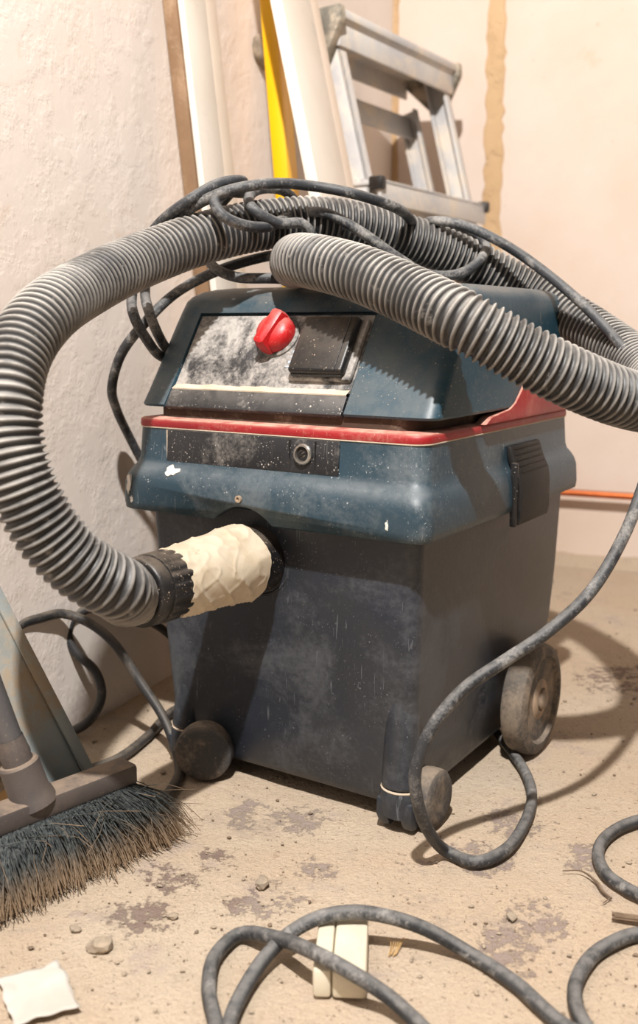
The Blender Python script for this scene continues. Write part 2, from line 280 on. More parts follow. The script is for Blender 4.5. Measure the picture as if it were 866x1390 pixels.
def smooth_path(pts, step):
    p = np.array(pts, float); n = len(p); out = []
    q = np.vstack([2 * p[0] - p[1], p, 2 * p[-1] - p[-2]])
    for i in range(n - 1):
        p0, p1, p2, p3 = q[i], q[i + 1], q[i + 2], q[i + 3]
        t0 = 0; t1 = t0 + max(np.linalg.norm(p1 - p0), 1e-5) ** .5; t2 = t1 + max(np.linalg.norm(p2 - p1), 1e-5) ** .5; t3 = t2 + max(np.linalg.norm(p3 - p2), 1e-5) ** .5
        for t in np.linspace(t1, t2, 40, endpoint=False):
            a1 = (t1 - t) / (t1 - t0) * p0 + (t - t0) / (t1 - t0) * p1; a2 = (t2 - t) / (t2 - t1) * p1 + (t - t1) / (t2 - t1) * p2; a3 = (t3 - t) / (t3 - t2) * p2 + (t - t2) / (t3 - t2) * p3
            b1 = (t2 - t) / (t2 - t0) * a1 + (t - t0) / (t2 - t0) * a2; b2 = (t3 - t) / (t3 - t1) * a2 + (t - t1) / (t3 - t1) * a3
            out.append((t2 - t) / (t2 - t1) * b1 + (t - t1) / (t2 - t1) * b2)
    out.append(p[-1]); out = np.array(out)
    for _ in range(6): out[1:-1] = (out[:-2] + 2 * out[1:-1] + out[2:]) / 4
    s = np.concatenate([[0], np.cumsum(np.linalg.norm(np.diff(out, axis=0), axis=1))])
    u = np.linspace(0, s[-1], max(2, int(s[-1] / step) + 1))
    return np.stack([np.interp(u, s, out[:, k_]) for k_ in range(3)], 1), u
def frames(P):
    T = np.gradient(P, axis=0); T /= np.linalg.norm(T, axis=1)[:, None]
    n = np.cross(T[0], (0, 0, 1.)); n /= np.linalg.norm(n); N = []
    for t in T:
        n = n - t * (n @ t); n /= np.linalg.norm(n); N.append(n)
    N = np.array(N); return T, N, np.cross(T, N)
def tube(pts, r, seg=12, step=.008, radius=None, smooth=True, attr=None):
    """swept tube; radius(i, u) may vary along it. Returns bmesh (and optional attribute values per ring)"""
    P, u = smooth_path(pts, step) if smooth else (np.array(pts, float), np.arange(len(pts)))
    T, N, B = frames(P); rings = []
    for i in range(len(P)):
        rr = radius(u[i]) if radius else r
        rings.append([tuple(P[i] + rr * (math.cos(2 * math.pi * j / seg) * N[i] + math.sin(2 * math.pi * j / seg) * B[i])) for j in range(seg)])
    return loft(rings), u
def prism(poly, o, ax, ay, az, t0, t1, b=0., seg=2):
    """polygon (a, b) in axes ax, ay extruded t0..t1 along az"""
    o, ax, ay, az = map(Vector, (o, ax, ay, az)); bm = bmesh.new()
    a = [bm.verts.new(o + ax * p + ay * q + az * t0) for p, q in poly]; c = [bm.verts.new(o + ax * p + ay * q + az * t1) for p, q in poly]
    bm.faces.new(a[::-1]); bm.faces.new(c)
    for i in range(len(poly)):
        j = (i + 1) % len(poly); bm.faces.new((a[i], a[j], c[j], c[i]))
    bmesh.ops.recalc_face_normals(bm, faces=bm.faces)
    return bevel(bm, b, seg)

# ------------------------------------------------------------------ the room
DL = Vector((.393, .9195, 0)).normalized(); NL = Vector((DL.y, -DL.x, 0))      # left wall: along, out into the room
WB = NL.copy(); NB = -DL                                                         # back wall: along to the right, out into the room
UP = Vector((0, 0, 1)); CO = Vector((.161, 2.299, 0)); W0 = Vector((-.22, 1.409, 0))
def struct(o): o['kind'] = 'structure'; return o
bm = bmesh.new()                                                                 # floor: slightly uneven dusty screed
nx, ny = 220, 300
g = [[None] * (ny + 1) for _ in range(nx + 1)]
fo = CO - DL * 3.6; 
for i in range(nx + 1):
    for j in range(ny + 1):
        p = CO + WB * (2.2 * (i / nx)) - DL * (3.4 * (j / ny)); h = 0.0
        h = .0016 * mnoise.noise((p.x * 14, p.y * 14, 0)) + .0011 * mnoise.noise((p.x * 55, p.y * 55, 3)) - .0018
        g[i][j] = bm.verts.new((p.x, p.y, h))
for i in range(nx):
    for j in range(ny): bm.faces.new((g[i][j], g[i + 1][j], g[i + 1][j + 1], g[i][j + 1]))
floor_o = struct(obj('floor', bm, 'floor'))
struct(obj('wall_left', frame_box(CO, DL, NL, UP, (-3.4, .1), (-.1, 0), (-.1, 2.4)), 'wall_l', smooth=False))
wb_o = struct(obj('wall_back', frame_box(CO, WB, NB, UP, (0, 2.2), (-.1, 0), (-.1, 2.4)), 'wall_b', smooth=False))
# rough filled chase running up the back wall: a ragged, slightly proud strip of filler
def ragged(a0, a1, z0, z1, t, nz_, jit, seed):
    rnd = random.Random(seed); bm = bmesh.new(); rows = []
    for i in range(nz_ + 1):
        z = z0 + (z1 - z0) * i / nz_
        l = a0 + rnd.uniform(-jit, jit); r = a1 + rnd.uniform(-jit, jit); m1 = l + (r - l) * .33; m2 = l + (r - l) * .66
        rows.append([bm.verts.new(CO + WB * a + NB * d + UP * z) for a, d in ((l, -.002), (l + .004, t * rnd.uniform(.5, 1)), (m1, t * rnd.uniform(.5, 1.3)), (m2, t * rnd.uniform(.4, 1.2)), (r - .004, t * rnd.uniform(.5, 1)), (r, -.002))])
    for a, b in zip(rows, rows[1:]):
        for i in range(5): bm.faces.new((a[i], a[i + 1], b[i + 1], b[i]))
    return bm
obj('filler_strip', ragged(.205, .247, .05, 2.38, .004, 140, .004, 3), 'patch', wb_o)
obj('corner_strip', ragged(-.006, .014, .02, 2.38, .005, 120, .002, 4), 'patch', wb_o)  # narrow sandy strip up the corner of the two walls
bm = bmesh.new()                                                                 # crumbling dust bank along the foot of the back wall
rows = []
rnd = random.Random(5)
for i in range(81):
    a = 2.0 * i / 80
    d1 = .045 + .02 * mnoise.noise((a * 6, 1, 0)) + rnd.uniform(-.004, .004); h1 = .018 + .012 * mnoise.noise((a * 8, 5, 0)) + rnd.uniform(-.003, .003)
    rows.append([bm.verts.new(CO + WB * a + NB * d + UP * z) for d, z in ((-.002, h1), (d1 * .35, h1 * .6), (d1 * .7, h1 * .2), (d1, -.003))])
for a, b in zip(rows, rows[1:]):
    for i in range(3): bm.faces.new((a[i], a[i + 1], b[i + 1], b[i]))
dk = obj('dust_bank', bm, 'floor', floor_o)

# copper pipe clipped low along the back wall
pipe = thing('copper_pipe', 'thin copper pipe running low along the pinkish back wall', 'pipe', CO + WB * .25)
po = Vector((.25 * WB.x, .25 * WB.y, 0))
def onb(a, d, z): return WB * (a - .25) + NB * d + UP * z
bm, _ = tube([onb(.15, .037, .156), onb(.9, .037, .156), onb(2.1, .037, .156)], .0075, 14, .06)
obj('pipe', bm, 'copper', pipe)
for a in (.32, .86):
    obj('pipe_clip', frame_box(onb(a, 0, .156), WB, NB, UP, (-.006, .006), (0, .046), (-.011, .011), .002), 'cream', pipe)

# ------------------------------------------------------------------ things leaning on the left wall
def lean(name, label, cat, a, e_at, parts, z1):
    """leaning board: a = place along the wall, e_at = (z, distance from wall) twice; parts = (name, mat, (a0,a1), (t0,t1), bevel)"""
    (za, ea), (zb, eb) = e_at; s = (ea - eb) / (za - zb); e0 = ea - s * za
    t = thing(name, label, cat, W0 + DL * a + NL * e0)
    ax = (NL * s + UP).normalized(); n = DL.cross(ax) * -1
    if n.dot(NL) < 0: n = -n
    for pn, mt, ra, rt, b in parts:
        obj(pn, frame_box((0, 0, 0), DL, n, ax, ra, rt, (0.004, z1), b), mt, t)
    return t
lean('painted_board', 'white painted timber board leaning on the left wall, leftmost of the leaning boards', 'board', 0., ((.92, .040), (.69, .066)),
     (('board', 'white', (0, .062), (-.012, .008), .002), ('edge_strip', 'offwhite', (.0625, .104), (-.012, .002), .0015), ('shade_strip', 'shade_brown', (-.0065, -.0004), (-.020, .000), .001)), 1.25)  # dark brown strip beside the board stands in for its shadow on the wall
lean('spirit_level', 'bright yellow metal straightedge leaning between two pale boards', 'tool', .232, ((.98, .055), (.735, .076)),
     (('face', 'yellow', (0, .022), (-.012, .012), .0015), ('side_rail', 'yellow', (.0225, .052), (-.012, .006), .0015)), 1.35)
lean('cream_board', 'wide cream board leaning left of the aluminium stepladder', 'board', .115, ((.97, .120), (.71, .177)),
     (('board', 'white', (0, .115), (-.009, .009), .002), ('edge_strip', 'offwhite', (.1155, .160), (-.009, .004), .002)), 1.4)
# grey lump of dried filler stuck to the wall behind the level
bm = bmesh.new(); bmesh.ops.create_icosphere(bm, subdivisions=3, radius=1)
for v in bm.verts: v.co *= 1 + .3 * mnoise.noise(v.co * 1.6 + Vector((3, 1, 7)))
lp = W0 + DL * .318 + NL * .010 + UP * .935
xf(bm, Matrix.Translation(lp) @ Matrix((DL, NL, UP)).transposed().to_4x4() @ Matrix.Rotation(.5, 4, 'Y') @ Matrix.Diagonal((.034, .020, .020, 1)))
tag(obj('filler_lump', bm, 'stone'), 'grey lump of dried filler on the wall beside the yellow straightedge', 'lump')

# ------------------------------------------------------------------ aluminium stepladder
WL = Vector((.547, .837, 0)).normalized(); PF = Vector((WL.y, -WL.x, 0))          # along the treads; out towards the room
SLOPE = .255
LO = Vector((.012, 1.75, 0)) + PF * (.97 * SLOPE)                                 # foot of the front left stile
lad = thing('stepladder', 'scuffed aluminium stepladder leaning in the corner behind the vacuum cleaner', 'ladder', LO)
AX = (UP - PF * SLOPE).normalized(); NF = WL.cross(AX)
if NF.dot(PF) < 0: NF = -NF
LEN = .985 / AX.z
LW = .405
for s in (0, LW):
    bm = frame_box((0, 0, 0), WL, NF, AX, (s, s + .006), (-.020, .020), (.01, LEN), .001)
    for q in (-.020, .015): join(bm, frame_box((0, 0, 0), WL, NF, AX, (s, s + .022) if s == 0 else (s - .016, s + .006), (q, q + .005), (.01, LEN), .001))
    st = obj('stile', bm, 'alu', lad)
    obj('rubber_foot', frame_box((0, 0, 0), WL, NF, AX, (s - .006, s + .026) if s == 0 else (s - .02, s + .01), (-.024, .024), (-.006, .03), .004), 'rubber', st)
for s in (.012, LW - .012):                                                       # rear frame, folded close behind
    bm = frame_box(-PF * .062, WL, NF, AX, (s - .003, s + .003), (-.022, .014), (.04, LEN - .06), .001)
    for q in (-.022, .010): join(bm, frame_box(-PF * .062, WL, NF, AX, (s - .003, s + .015) if s < .2 else (s - .015, s + .003), (q, q + .004), (.04, LEN - .06), .001))
    obj('rear_stile', bm, 'alu', lad)
for z in (LEN - .115, LEN - .62):
    obj('rear_brace', frame_box(-PF * .062, WL, NF, AX, (.012, LW - .012), (-.010, -.004), (z, z + .045), .002), 'alu', lad)
for z in (.735, .50, .26):
    c = AX * (z / AX.z)
    bm = frame_box(c, WL, PF, UP, (-.004, LW + .006), (-.035, .048), (-.004, .004), .0015)
    join(bm, frame_box(c, WL, PF, UP, (-.004, LW + .006), (.042, .048), (-.034, .004), .001))
    join(bm, frame_box(c, WL, PF, UP, (-.004, LW + .006), (-.035, -.030), (-.028, .004), .001))
    for i in range(6): join(bm, frame_box(c, WL, PF, UP, (-.004, LW + .006), (-.03 + i * .013, -.025 + i * .013), (.004, .0062), 0))
    tr = obj('tread', bm, 'alu', lad)
    for s in (-.012, LW - .004): obj('tread_cap', frame_box(c, WL, PF, UP, (s, s + .018), (.028, .054), (-.012, .009), .004), 'black', tr)
c = AX * LEN
bm = frame_box(c, WL, PF, UP, (-.006, LW + .012), (-.075, .036), (.006, .020), .003)
join(bm, frame_box(c, WL, PF, UP, (-.006, LW + .012), (.026, .034), (-.030, .010), .002))
join(bm, frame_box(c, WL, PF, UP, (-.006, LW + .012), (.032, .042), (.012, .026), .003))
join(bm, frame_box(c, WL, PF, UP, (-.006, LW + .012), (-.075, -.069), (-.028, .010), .002))
tc_ = obj('top_cap', bm, 'alu', lad)
for s in (-.024, LW + .008):
    bm = prism([(-.080, .024), (.044, .030), (.046, .006), (.012, -.060), (-.012, -.062), (-.080, .0)], c, PF, UP, WL, s, s + .020, .003)
    for v in bm.verts: v.co += Vector((1, 1, 1)) * .0015 * mnoise.noise(v.co * 60)
    obj('end_cap', bm, 'alu_cap', tc_)

# ------------------------------------------------------------------ the vacuum cleaner
VO = Vector((.0533, 1.181, 0)); VR = -R(32.9)
vac = thing('vacuum_cleaner', 'dusty blue and black workshop vacuum cleaner with a red stripe', 'vacuum cleaner', VO, VR)
def sec(x, y0, y1, r, z, notch=None): return rrect(-x, x, y0, y1, r, z, 7, notch)
tank = obj('tank', loft([sec(.120, -.140, .10, .03, .018), sec(.148, -.166, .13, .02, .020), sec(.1545, -.1715, .145, .016, .030), sec(.1575, -.1735, .165, .014, .075),
    sec(.1605, -.177, .21, .014, .13), sec(.165, -.182, .214, .014, .2), sec(.170, -.188, .216, .014, .317)]), 'tank', vac, angle=50)
rings = [sec(.166, -.185, .205, .014, .316), sec(.187, -.211, .211, .017, .3025), sec(.1895, -.2135, .2135, .018, .304), sec(.1905, -.2142, .2142, .018, .312),
         sec(.1895, -.2135, .2135, .018, .333), sec(.1875, -.211, .211, .018, .341), sec(.1845, -.206, .206, .018, .348), sec(.1815, -.2005, .2005, .018, .3535), sec(.180, -.198, .198, .018, .360), sec(.1785, -.1955, .1955, .018, .393), sec(.166, -.18, .18, .016, .3935)]
rim_o = obj('lower_rim', loft(rings, True, True), 'blue_rim', vac, angle=60)
cut = obj('cutter', lathe([(.0500, 0), (.0500, .10)], 48, axis_mat((-.019, -.192, .270), (0, -1, 0))), 'blue_rim', vac)   # arch above the inlet
md = rim_o.modifiers.new('arch', 'BOOLEAN'); md.object = cut; md.operation = 'DIFFERENCE'; md.solver = 'EXACT'
me = bpy.data.meshes.new_from_object(rim_o.evaluated_get(bpy.context.evaluated_depsgraph_get()))
rim_o.modifiers.clear(); rim_o.data = me; bpy.data.objects.remove(cut)
band = obj('red_stripe', loft([sec(.172, -.188, .188, .018, .3925), sec(.1795, -.1965, .1965, .018, .3935), sec(.1800, -.197, .197, .018, .396), sec(.1795, -.1965, .1965, .018, .4015), sec(.178, -.195, .195, .018, .4025), sec(.166, -.18, .18, .016, .4035)]), 'redband', vac, angle=60)
obj('recess', loft([sec(.168, -.180, .19, .03, .4038), sec(.168, -.180, .19, .03, .418)]), 'gap', vac)
NX = (-.1455, .0845)
def hd(x, y0, y1, r, z, d): return sec(x, y0, y1, r, z, (NX[0], NX[1], d))
hs = [(.170, -.175, .185, .014, .4145, .004), (.182, -.184, .197, .014, .4145, .006), (.184, -.1855, .198, .015, .417, .007), (.1835, -.175, .195, .015, .432, .007), (.183, -.1525, .187, .015, .466, .007), (.1825, -.1263, .173, .015, .506, .007),
      (.182, -.1205, .169, .015, .5148, .007), (.182, -.1195, .168, .015, .5165, .0), (.1812, -.111, .163, .016, .5295, 0), (.179, -.104, .159, .017, .5355, 0), (.174, -.094, .152, .018, .5405, 0), (.165, -.082, .143, .02, .5438, 0), (.14, -.058, .13, .02, .546, 0), (.10, -.02, .10, .02, .5475, 0)]
head = obj('motor_head', loft([hd(*q) for q in hs]), 'blue', vac, angle=40)
# red raised shoulder on the right flank, stepping up behind the blue dome
obj('red_shoulder', prism([(-.075, .4025), (.190, .4025), (.190, .470), (.062, .470), (.020, .4325), (.004, .4205), (-.012, .4145), (-.060, .4095)], (.1725, 0, 0), (0, 1, 0), (0, 0, 1), (1, 0, 0), 0, .0138, .0015), 'redband', vac)
# sloping control panel and what sits on it
AL = math.atan(.655)
PO = Vector((0, -.1855 + .0, .417)); PU = Vector((0, math.sin(AL), math.cos(AL))); PN = Vector((0, -math.cos(AL), math.sin(AL))); PX = Vector((1, 0, 0))
def pz(z): return (z - .417) / math.cos(AL)
PB = PO - PN * .0055                                              # bottom of the recess
obj('control_panel', prism([(-.1435, pz(.437)), (.0825, pz(.437)), (.0825, pz(.5145)), (-.1435, pz(.5145))], PB, PX, PU, PN, -.001, .0028, .0008), 'panel', vac)
obj('panel_strip', prism([(-.1435, pz(.4152)), (.0825, pz(.4152)), (.0825, pz(.4335)), (-.1435, pz(.4335))], PB, PX, PU, PN, -.001, .0062, .0012), 'strip', vac)
bm = bmesh.new(); rows = []
for i in range(61):
    x = -.1425 + .224 * i / 60; d = .0015 + .0014 * mnoise.noise((x * 60, 2, 1)) ; zz = pz(.4338)
    rows.append([bm.verts.new(PB + PX * x + PU * (zz + a) + PN * b) for a, b in ((-.0004, .0058 + d * .1), (.0006, .0066 + d * .2), (.0026 + d, .0048), (.0058 + d * 1.4, .0030), (.0064 + d * 1.5, .0024))])
for a, b in zip(rows, rows[1:]):
    for i in range(4): bm.faces.new((a[i], a[i + 1], b[i + 1], b[i]))
obj('dust_ledge', bm, 'dust', vac)
kc = PB + PX * -.0265 + PU * pz(.4915) + PN * .0028
km = Matrix((PX, PU, PN)).transposed().to_4x4() @ Matrix.Scale(1.1, 4); km.translation = kc
base = obj('switch_base', lathe([(.0225, 0), (.0225, .002), (.021, .0035), (.018, .004)], 36, km), 'panel', vac)
knob = obj('switch_knob', lathe([(.0195, .003), (.0200, .006), (.0192, .0125), (.0165, .0165), (.010, .019), (.003, .0197)], 36, km), 'red', vac)
bm = loft([[(p * sx, q * sy - .001, h) for p, q in ((-1, -.9), (-.6, -1), (.6, -1), (1, -.9), (1, .9), (.6, 1), (-.6, 1), (-1, .9))] for sx, sy, h in ((.0085, .0205, .004), (.0078, .0205, .016), (.0062, .019, .0225), (.0035, .0165, .0245))])
obj('knob_grip', xf(bevel(bm, .0012, 2, 40), km @ Matrix.Rotation(R(-17), 4, 'Z')), 'red', knob)
fm = PB + PN * .0028 + PX * .0085 - PU * .006
obj('socket_frame', prism([(-.002, pz(.452)), (.0725, pz(.452)), (.0725, pz(.5125)), (-.002, pz(.5125))], fm, PX, PU, PN, -.001, .0065, .0025), 'panel', vac)
cov = obj('socket_cover', prism([(.0015, pz(.455)), (.0665, pz(.455)), (.0665, pz(.5105)), (.0015, pz(.5105))], fm, PX, PU, PN, .006, .0165, .0035, 3), 'black', vac)
obj('cover_lip', prism([(.004, pz(.4535)), (.064, pz(.4535)), (.064, pz(.4575)), (.004, pz(.4575))], fm, PX, PU, PN, .007, .011, .001), 'black', cov)
obj('cover_rib', prism([(.0575, pz(.456)), (.0585, pz(.456)), (.0585, pz(.509)), (.0575, pz(.509))], fm, PX, PU, PN, .0160, .0174, .0003), 'strip', cov)
for i, (dx, dz, w_, h_) in enumerate(((-.011, .0, .006, .0016), (-.0105, .004, .004, .003), (-.009, .010, .0055, .0016), (-.0095, .0145, .003, .003))):
    obj('printed_mark', prism([(dx - w_ / 2, pz(.466 + dz)), (dx + w_ / 2, pz(.466 + dz)), (dx + w_ / 2, pz(.466 + dz) + h_), (dx - w_ / 2, pz(.466 + dz) + h_)], fm, PX, PU, PN, -.0005, .0004), 'mark', vac)
# name plate band and lock on the lower rim
fy = -.1985
pl = obj('front_plate', prism([(-.131, .3575), (.0875, .3575), (.0875, .3915), (-.131, .3915)], (0, fy + .0023 - .076 * .3745, 0), (1, 0, 0), (0, .076, 1), (0, -1, 0), -.002, .0020, .0006), 'strip', vac)
for x in (.030, .0605): obj('plate_seam', box(x, fy + .0003, .3745, .0009, .0024, .031), 'pit', pl)
lm = axis_mat((.0468, fy + .0008, .3765), (0, -1, .076))
lk = obj('lock_ring', lathe([(.0105, .001), (.0105, .0035), (.0095, .0048), (.0078, .005), (.0070, .003), (.0068, .0012)], 28, lm), 'chrome', vac)
obj('lock_barrel', lathe([(.0068, .0005), (.0068, .0022), (.003, .0026), (.0022, .0006)], 20, lm), 'pit', lk)
obj('key_slot', xf(box(0, 0, .0028, .0018, .009, .0012, .0003), lm @ Matrix.Rotation(.5, 4, 'Z')), 'pit', lk)
# paint splashes and a screw hole on the rim
def splash(x, y, z, rx, rz, seed, tilt=0.):
    rnd = random.Random(seed); q = []
    for i in range(14):
        f = rnd.uniform(.45, 1.1); q.append((rx * f * math.cos(2 * math.pi * i / 14), rz * f * math.sin(2 * math.pi * i / 14)))
    return prism(q, (x, y, z), (1, 0, 0), (0, math.sin(tilt), math.cos(tilt)), (0, -math.cos(tilt), math.sin(tilt)), -.003, .0008)
obj('paint_splash', splash(-.1180, -.2062, .3478, .0105, .0085, 2, .70), 'paint', rim_o)
obj('paint_splash', splash(-.1735, -.2141, .330, .0036, .0110, 5), 'paint', rim_o)
obj('paint_splash', splash(-.1700, -.2141, .314, .0022, .0050, 8), 'paint', rim_o)
obj('paint_splash', splash(.150, -.2141, .318, .0020, .0060, 9), 'paint', rim_o)
obj('seam_dust', box(-.0215, fy + .0016 - .0004, .3572, .2195, .0030, .0009), 'dust', pl)
obj('seam_dust', box(-.1313, fy + .0022, .374, .0010, .0036, .034), 'dust', pl)
obj('seam_dust', loft([sec(.1788, -.1958, .1958, .018, .3920), sec(.1796, -.1966, .1966, .018, .3924), sec(.1796, -.1966, .1966, .018, .3932), sec(.1788, -.1958, .1958, .018, .3936)]), 'dust', band)
obj('screw_hole', lathe([(.0038, 0), (.0038, .0025), (.0022, .0028), (.0018, .001)], 16, axis_mat((-.022, -.2140, .3275), (0, -1, .05))), 'hub', rim_o)
# side latches (right one in view)
prof = [(.1795, .374), (.1845, .3735), (.1865, .368), (.1905, .356), (.1965, .344), (.1985, .330), (.1985, .298), (.1965, .289), (.1925, .288), (.1935, .296), (.1925, .330), (.1895, .341), (.1835, .353), (.1805, .362)]
lt = obj('latch', prism(prof, (0, 0, 0), (1, 0, 0), (0, 0, 1), (0, 1, 0), -.004, .082, .0012), 'latch', vac)
for i, (x, z) in enumerate(((.1857, .3705), (.1877, .3645), (.1897, .3585), (.1925, .3525), (.1957, .346))):
    obj('grip_rib', box(x, .039, z, .0022, .074, .0014, .0005), 'latch', lt)
obj('latch_hinge', xf(lathe([(.006, -.012), (.006, .004)], 14), Matrix.Translation((.1915, 0, .3)) @ Matrix.Rotation(R(90), 4, 'X')), 'black', lt)
obj('latch_post', box(.191, -.007, .322, .008, .006, .07, .002), 'black', lt)
# suction inlet
nm = axis_mat((-.021, -.170, .261), (0, -1, 0))
obj('inlet_collar', lathe([(.0420, 0), (.0420, .012), (.0410, .0145), (.0395, .015), (.0380, .0135), (.0375, .008), (.0375, .0)], 40, nm), 'tank', vac)
# castors at the front
def caster(hx_, hy_, wx, wy, ang, sc_=1.0):
    def ring(sx, sy, z, oy=0): return [(hx_ + math.cos(2 * math.pi * i / 24) * sx, hy_ + oy + math.sin(2 * math.pi * i / 24) * sy, z) for i in range(24)]
    c = obj('caster_housing', loft([ring(.016, .014, .013), ring(.0215, .019, .016), ring(.0228, .0205, .028), ring(.0222, .020, .038), ring(.0205, .019, .043), ring(.018, .017, .0445)]), 'tank', vac)
    obj('rim_edge', loft([ring(.0207, .0192, .0426), ring(.0211, .0196, .0430), ring(.0211, .0196, .0438), ring(.0207, .0192, .0442)]), 'dust', c)
    k_ = -.012 if hx_ > 0 else .012
    obj('corner_post', loft([ring(.0195, .0180, .0460), ring(.0205, .0190, .0475)] + [[(px + k_ * t * .35, py + .012 * t, pz_ + .12 * t) for px, py, pz_ in ring(.0205 * (1 - .25 * t), .0190 * (1 - .25 * t), .048)] for t in (0, .35, .7, 1)]), 'tank', vac)
    for sg in (-1, 1):
        obj('fork_prong', prism([(-.0155, .034), (.016, .034), (.0165, .016), (.010, .0035), (-.006, .0035), (-.0150, .012)], (hx_ + sg * .0135, hy_, 0), (0, -1, 0), (0, 0, 1), (1, 0, 0), -.0068, .0068, .003), 'tank', c)
    ax_ = Vector((math.cos(ang), math.sin(ang), 0))
    obj('caster_wheel', lathe([(.004, -.0118), (.010, -.0125), (.020, -.0125), (.026, -.0118), (.0292, -.009), (.0300, -.004), (.0300, .004), (.0292, .009), (.026, .0118), (.020, .0125), (.010, .0125), (.004, .0118)], 40, axis_mat((wx, wy, .0300 * sc_), ax_) @ Matrix.Scale(sc_, 4)), 'rubber', c)
    return c
caster(.145, -.170, .168, -.150, 0.)
caster(-.137, -.163, -.093, -.190, R(-62), 1.08)
# rear wheels
def rear_wheel(sg):
    hm = axis_mat((sg * .170, .080, .066), (sg, 0, 0))
    wh = obj('rear_wheel', lathe([(.010, 0), (.058, 0), (.064, .003), (.0660, .008), (.0660, .022), (.064, .028), (.058, .031), (.052, .031), (.050, .028), (.049, .026)], 48, hm, True), 'rubber', vac)
    obj('hub', lathe([(.050, .020), (.050, .0245), (.044, .022), (.036, .0195), (.028, .0215), (.024, .026), (.014, .0285), (.013, .026), (.004, .026)], 40, hm, True), 'hub', wh)
    obj('axle_cap', lathe([(.0115, .024), (.0115, .0305), (.009, .033), (.003, .034)], 20, hm), 'hub', wh)
rear_wheel(1); rear_wheel(-1)

# ------------------------------------------------------------------ suction hose with cuff and taped nozzle
hz0 = Vector(HOSE_PATH[0])
hose = thing('suction_hose', 'fat ribbed grey suction hose looping from the taped nozzle over the vacuum cleaner', 'hose', (hz0.x, hz0.y, 0))
HO = Vector((hz0.x, hz0.y, 0))
PITCH = .0074; PER = 8; RH = .0278
Pp, uu = smooth_path(HOSE_PATH, PITCH / PER)
T, N, B = frames(Pp); SEG = 34
ca, sa = np.cos(np.arange(SEG) * 2 * np.pi / SEG), np.sin(np.arange(SEG) * 2 * np.pi / SEG)
crest = .5 + .5 * np.cos(2 * np.pi * uu / PITCH); prof_ = crest ** 1.7
rad = RH - .0042 * (1 - prof_)
V = Pp[:, None, :] + rad[:, None, None] * (ca[None, :, None] * N[:, None, :] + sa[None, :, None] * B[:, None, :]) - np.array(HO)
n_, idx = len(Pp), np.arange(len(Pp) * SEG).reshape(len(Pp), SEG)
quads = np.stack([idx[:-1], np.roll(idx, -1, 1)[:-1], np.roll(idx, -1, 1)[1:], idx[1:]], -1).reshape(-1, 4)
me = bpy.data.meshes.new('hose_tube'); me.from_pydata(V.reshape(-1, 3).tolist(), [], quads.tolist() + [idx[-1].tolist()])
at = me.attributes.new('crest', 'FLOAT', 'POINT'); at.data.foreach_set('value', np.repeat(crest, SEG).astype(np.float32))
me.polygons.foreach_set('use_smooth', [True] * len(me.polygons)); me.materials.append(M['hose'])
ho = bpy.data.objects.new('hose_tube', me); COL.objects.link(ho); ho.parent = hose
vm = Matrix.Translation(VO) @ Matrix.Rotation(VR, 4, 'Z')
nm = Matrix.Translation(-HO) @ vm @ axis_mat((-.021, -.190, .261), (0, -1, .015))
def fluted(z, r, n, d): return [((r - d * (.5 + .5 * math.cos(n * 2 * math.pi * i / 120)) ** 2) * math.cos(2 * math.pi * i / 120), (r - d * (.5 + .5 * math.cos(n * 2 * math.pi * i / 120)) ** 2) * math.sin(2 * math.pi * i / 120), z) for i in range(120)]
cf = obj('cuff', xf(loft([fluted(z, r, 20, d) for z, r, d in ((.132, .0310, 0), (.133, .0328, .0006), (.136, .0335, .0014), (.158, .0335, .0014), (.161, .0325, .0004), (.1615, .0312, 0), (.165, .0312, 0), (.1655, .0325, 0), (.176, .0322, 0), (.178, .030, 0), (.178, .026, 0))]), nm), 'black', hose, angle=50)
rows = []
for i in range(111):
    t = i / 110; z = .026 + .112 * t; r0 = .0395 + (.0322 - .0395) * t ** .9
    ring = []
    for j in range(120):
        a = 2 * math.pi * j / 120; c_, s_ = math.cos(a), math.sin(a)
        wr = mnoise.noise((c_ * 1.6 + z * 16, s_ * 1.6, z * 14)); wr2 = 1 - abs(mnoise.noise((c_ * 1.3 - z * 26, s_ * 1.3 + z * 16, 4.2))); wr3 = 1 - abs(mnoise.noise((c_ * 2.4 + z * 22, s_ * 2.4 - z * 30, 1.7)))
        r = r0 + .0010 * wr + .0016 * wr2 ** 9 + .0010 * wr3 ** 10
        ring.append((r * c_, r * s_, z + (.002 * mnoise.noise((c_ * 4, s_ * 4, 9)) if i in (0, 110) else 0)))
    rows.append(ring)
obj('tape_wrap', xf(loft(rows), nm), 'tape', hose, angle=70)
obj('spigot', xf(lathe([(.0355, -.012), (.0355, .028), (.033, .03)], 40), nm), 'black', hose)

# ------------------------------------------------------------------ cords
def cord(name, pts, label, mat='cord', r=.0058, z0=None):
    o = Vector(pts[0]); o.z = 0
    bm, _ = tube([tuple(Vector(p) - o) for p in pts], r, 12, .006)
    ob = obj(name, bm, mat); ob.location = o
    return tag(ob, label, 'cord', 'electric cords')
cord('power_cord', CORD_WRAP, 'thin dark cord in a big loop left of the motor head, hooked over the hose')
cord('power_cord', CORD_COIL, 'dark cord arching over the top of the hose and hanging in a narrow double loop')
cord('power_cord', CORD_LONG, 'long dark cord trailing right of the vacuum cleaner in a loop by its front castor')
cord('extension_cord', CORD_LEFT, 'dark cord looping on the floor and wall between the steel channel and the vacuum cleaner', 'cord_dark')
cord('extension_cord', CORD_FRONT, 'grey cord arching across the cream plug block in the foreground', 'cord')
cord('extension_cord', CORD_NEAR, 'grey cord curled in the near foreground left of the cream plug block', 'cord')
cord('extension_cord', CORD_RIGHT, 'grey cord lying in a bend at the right edge of the floor', 'cord')

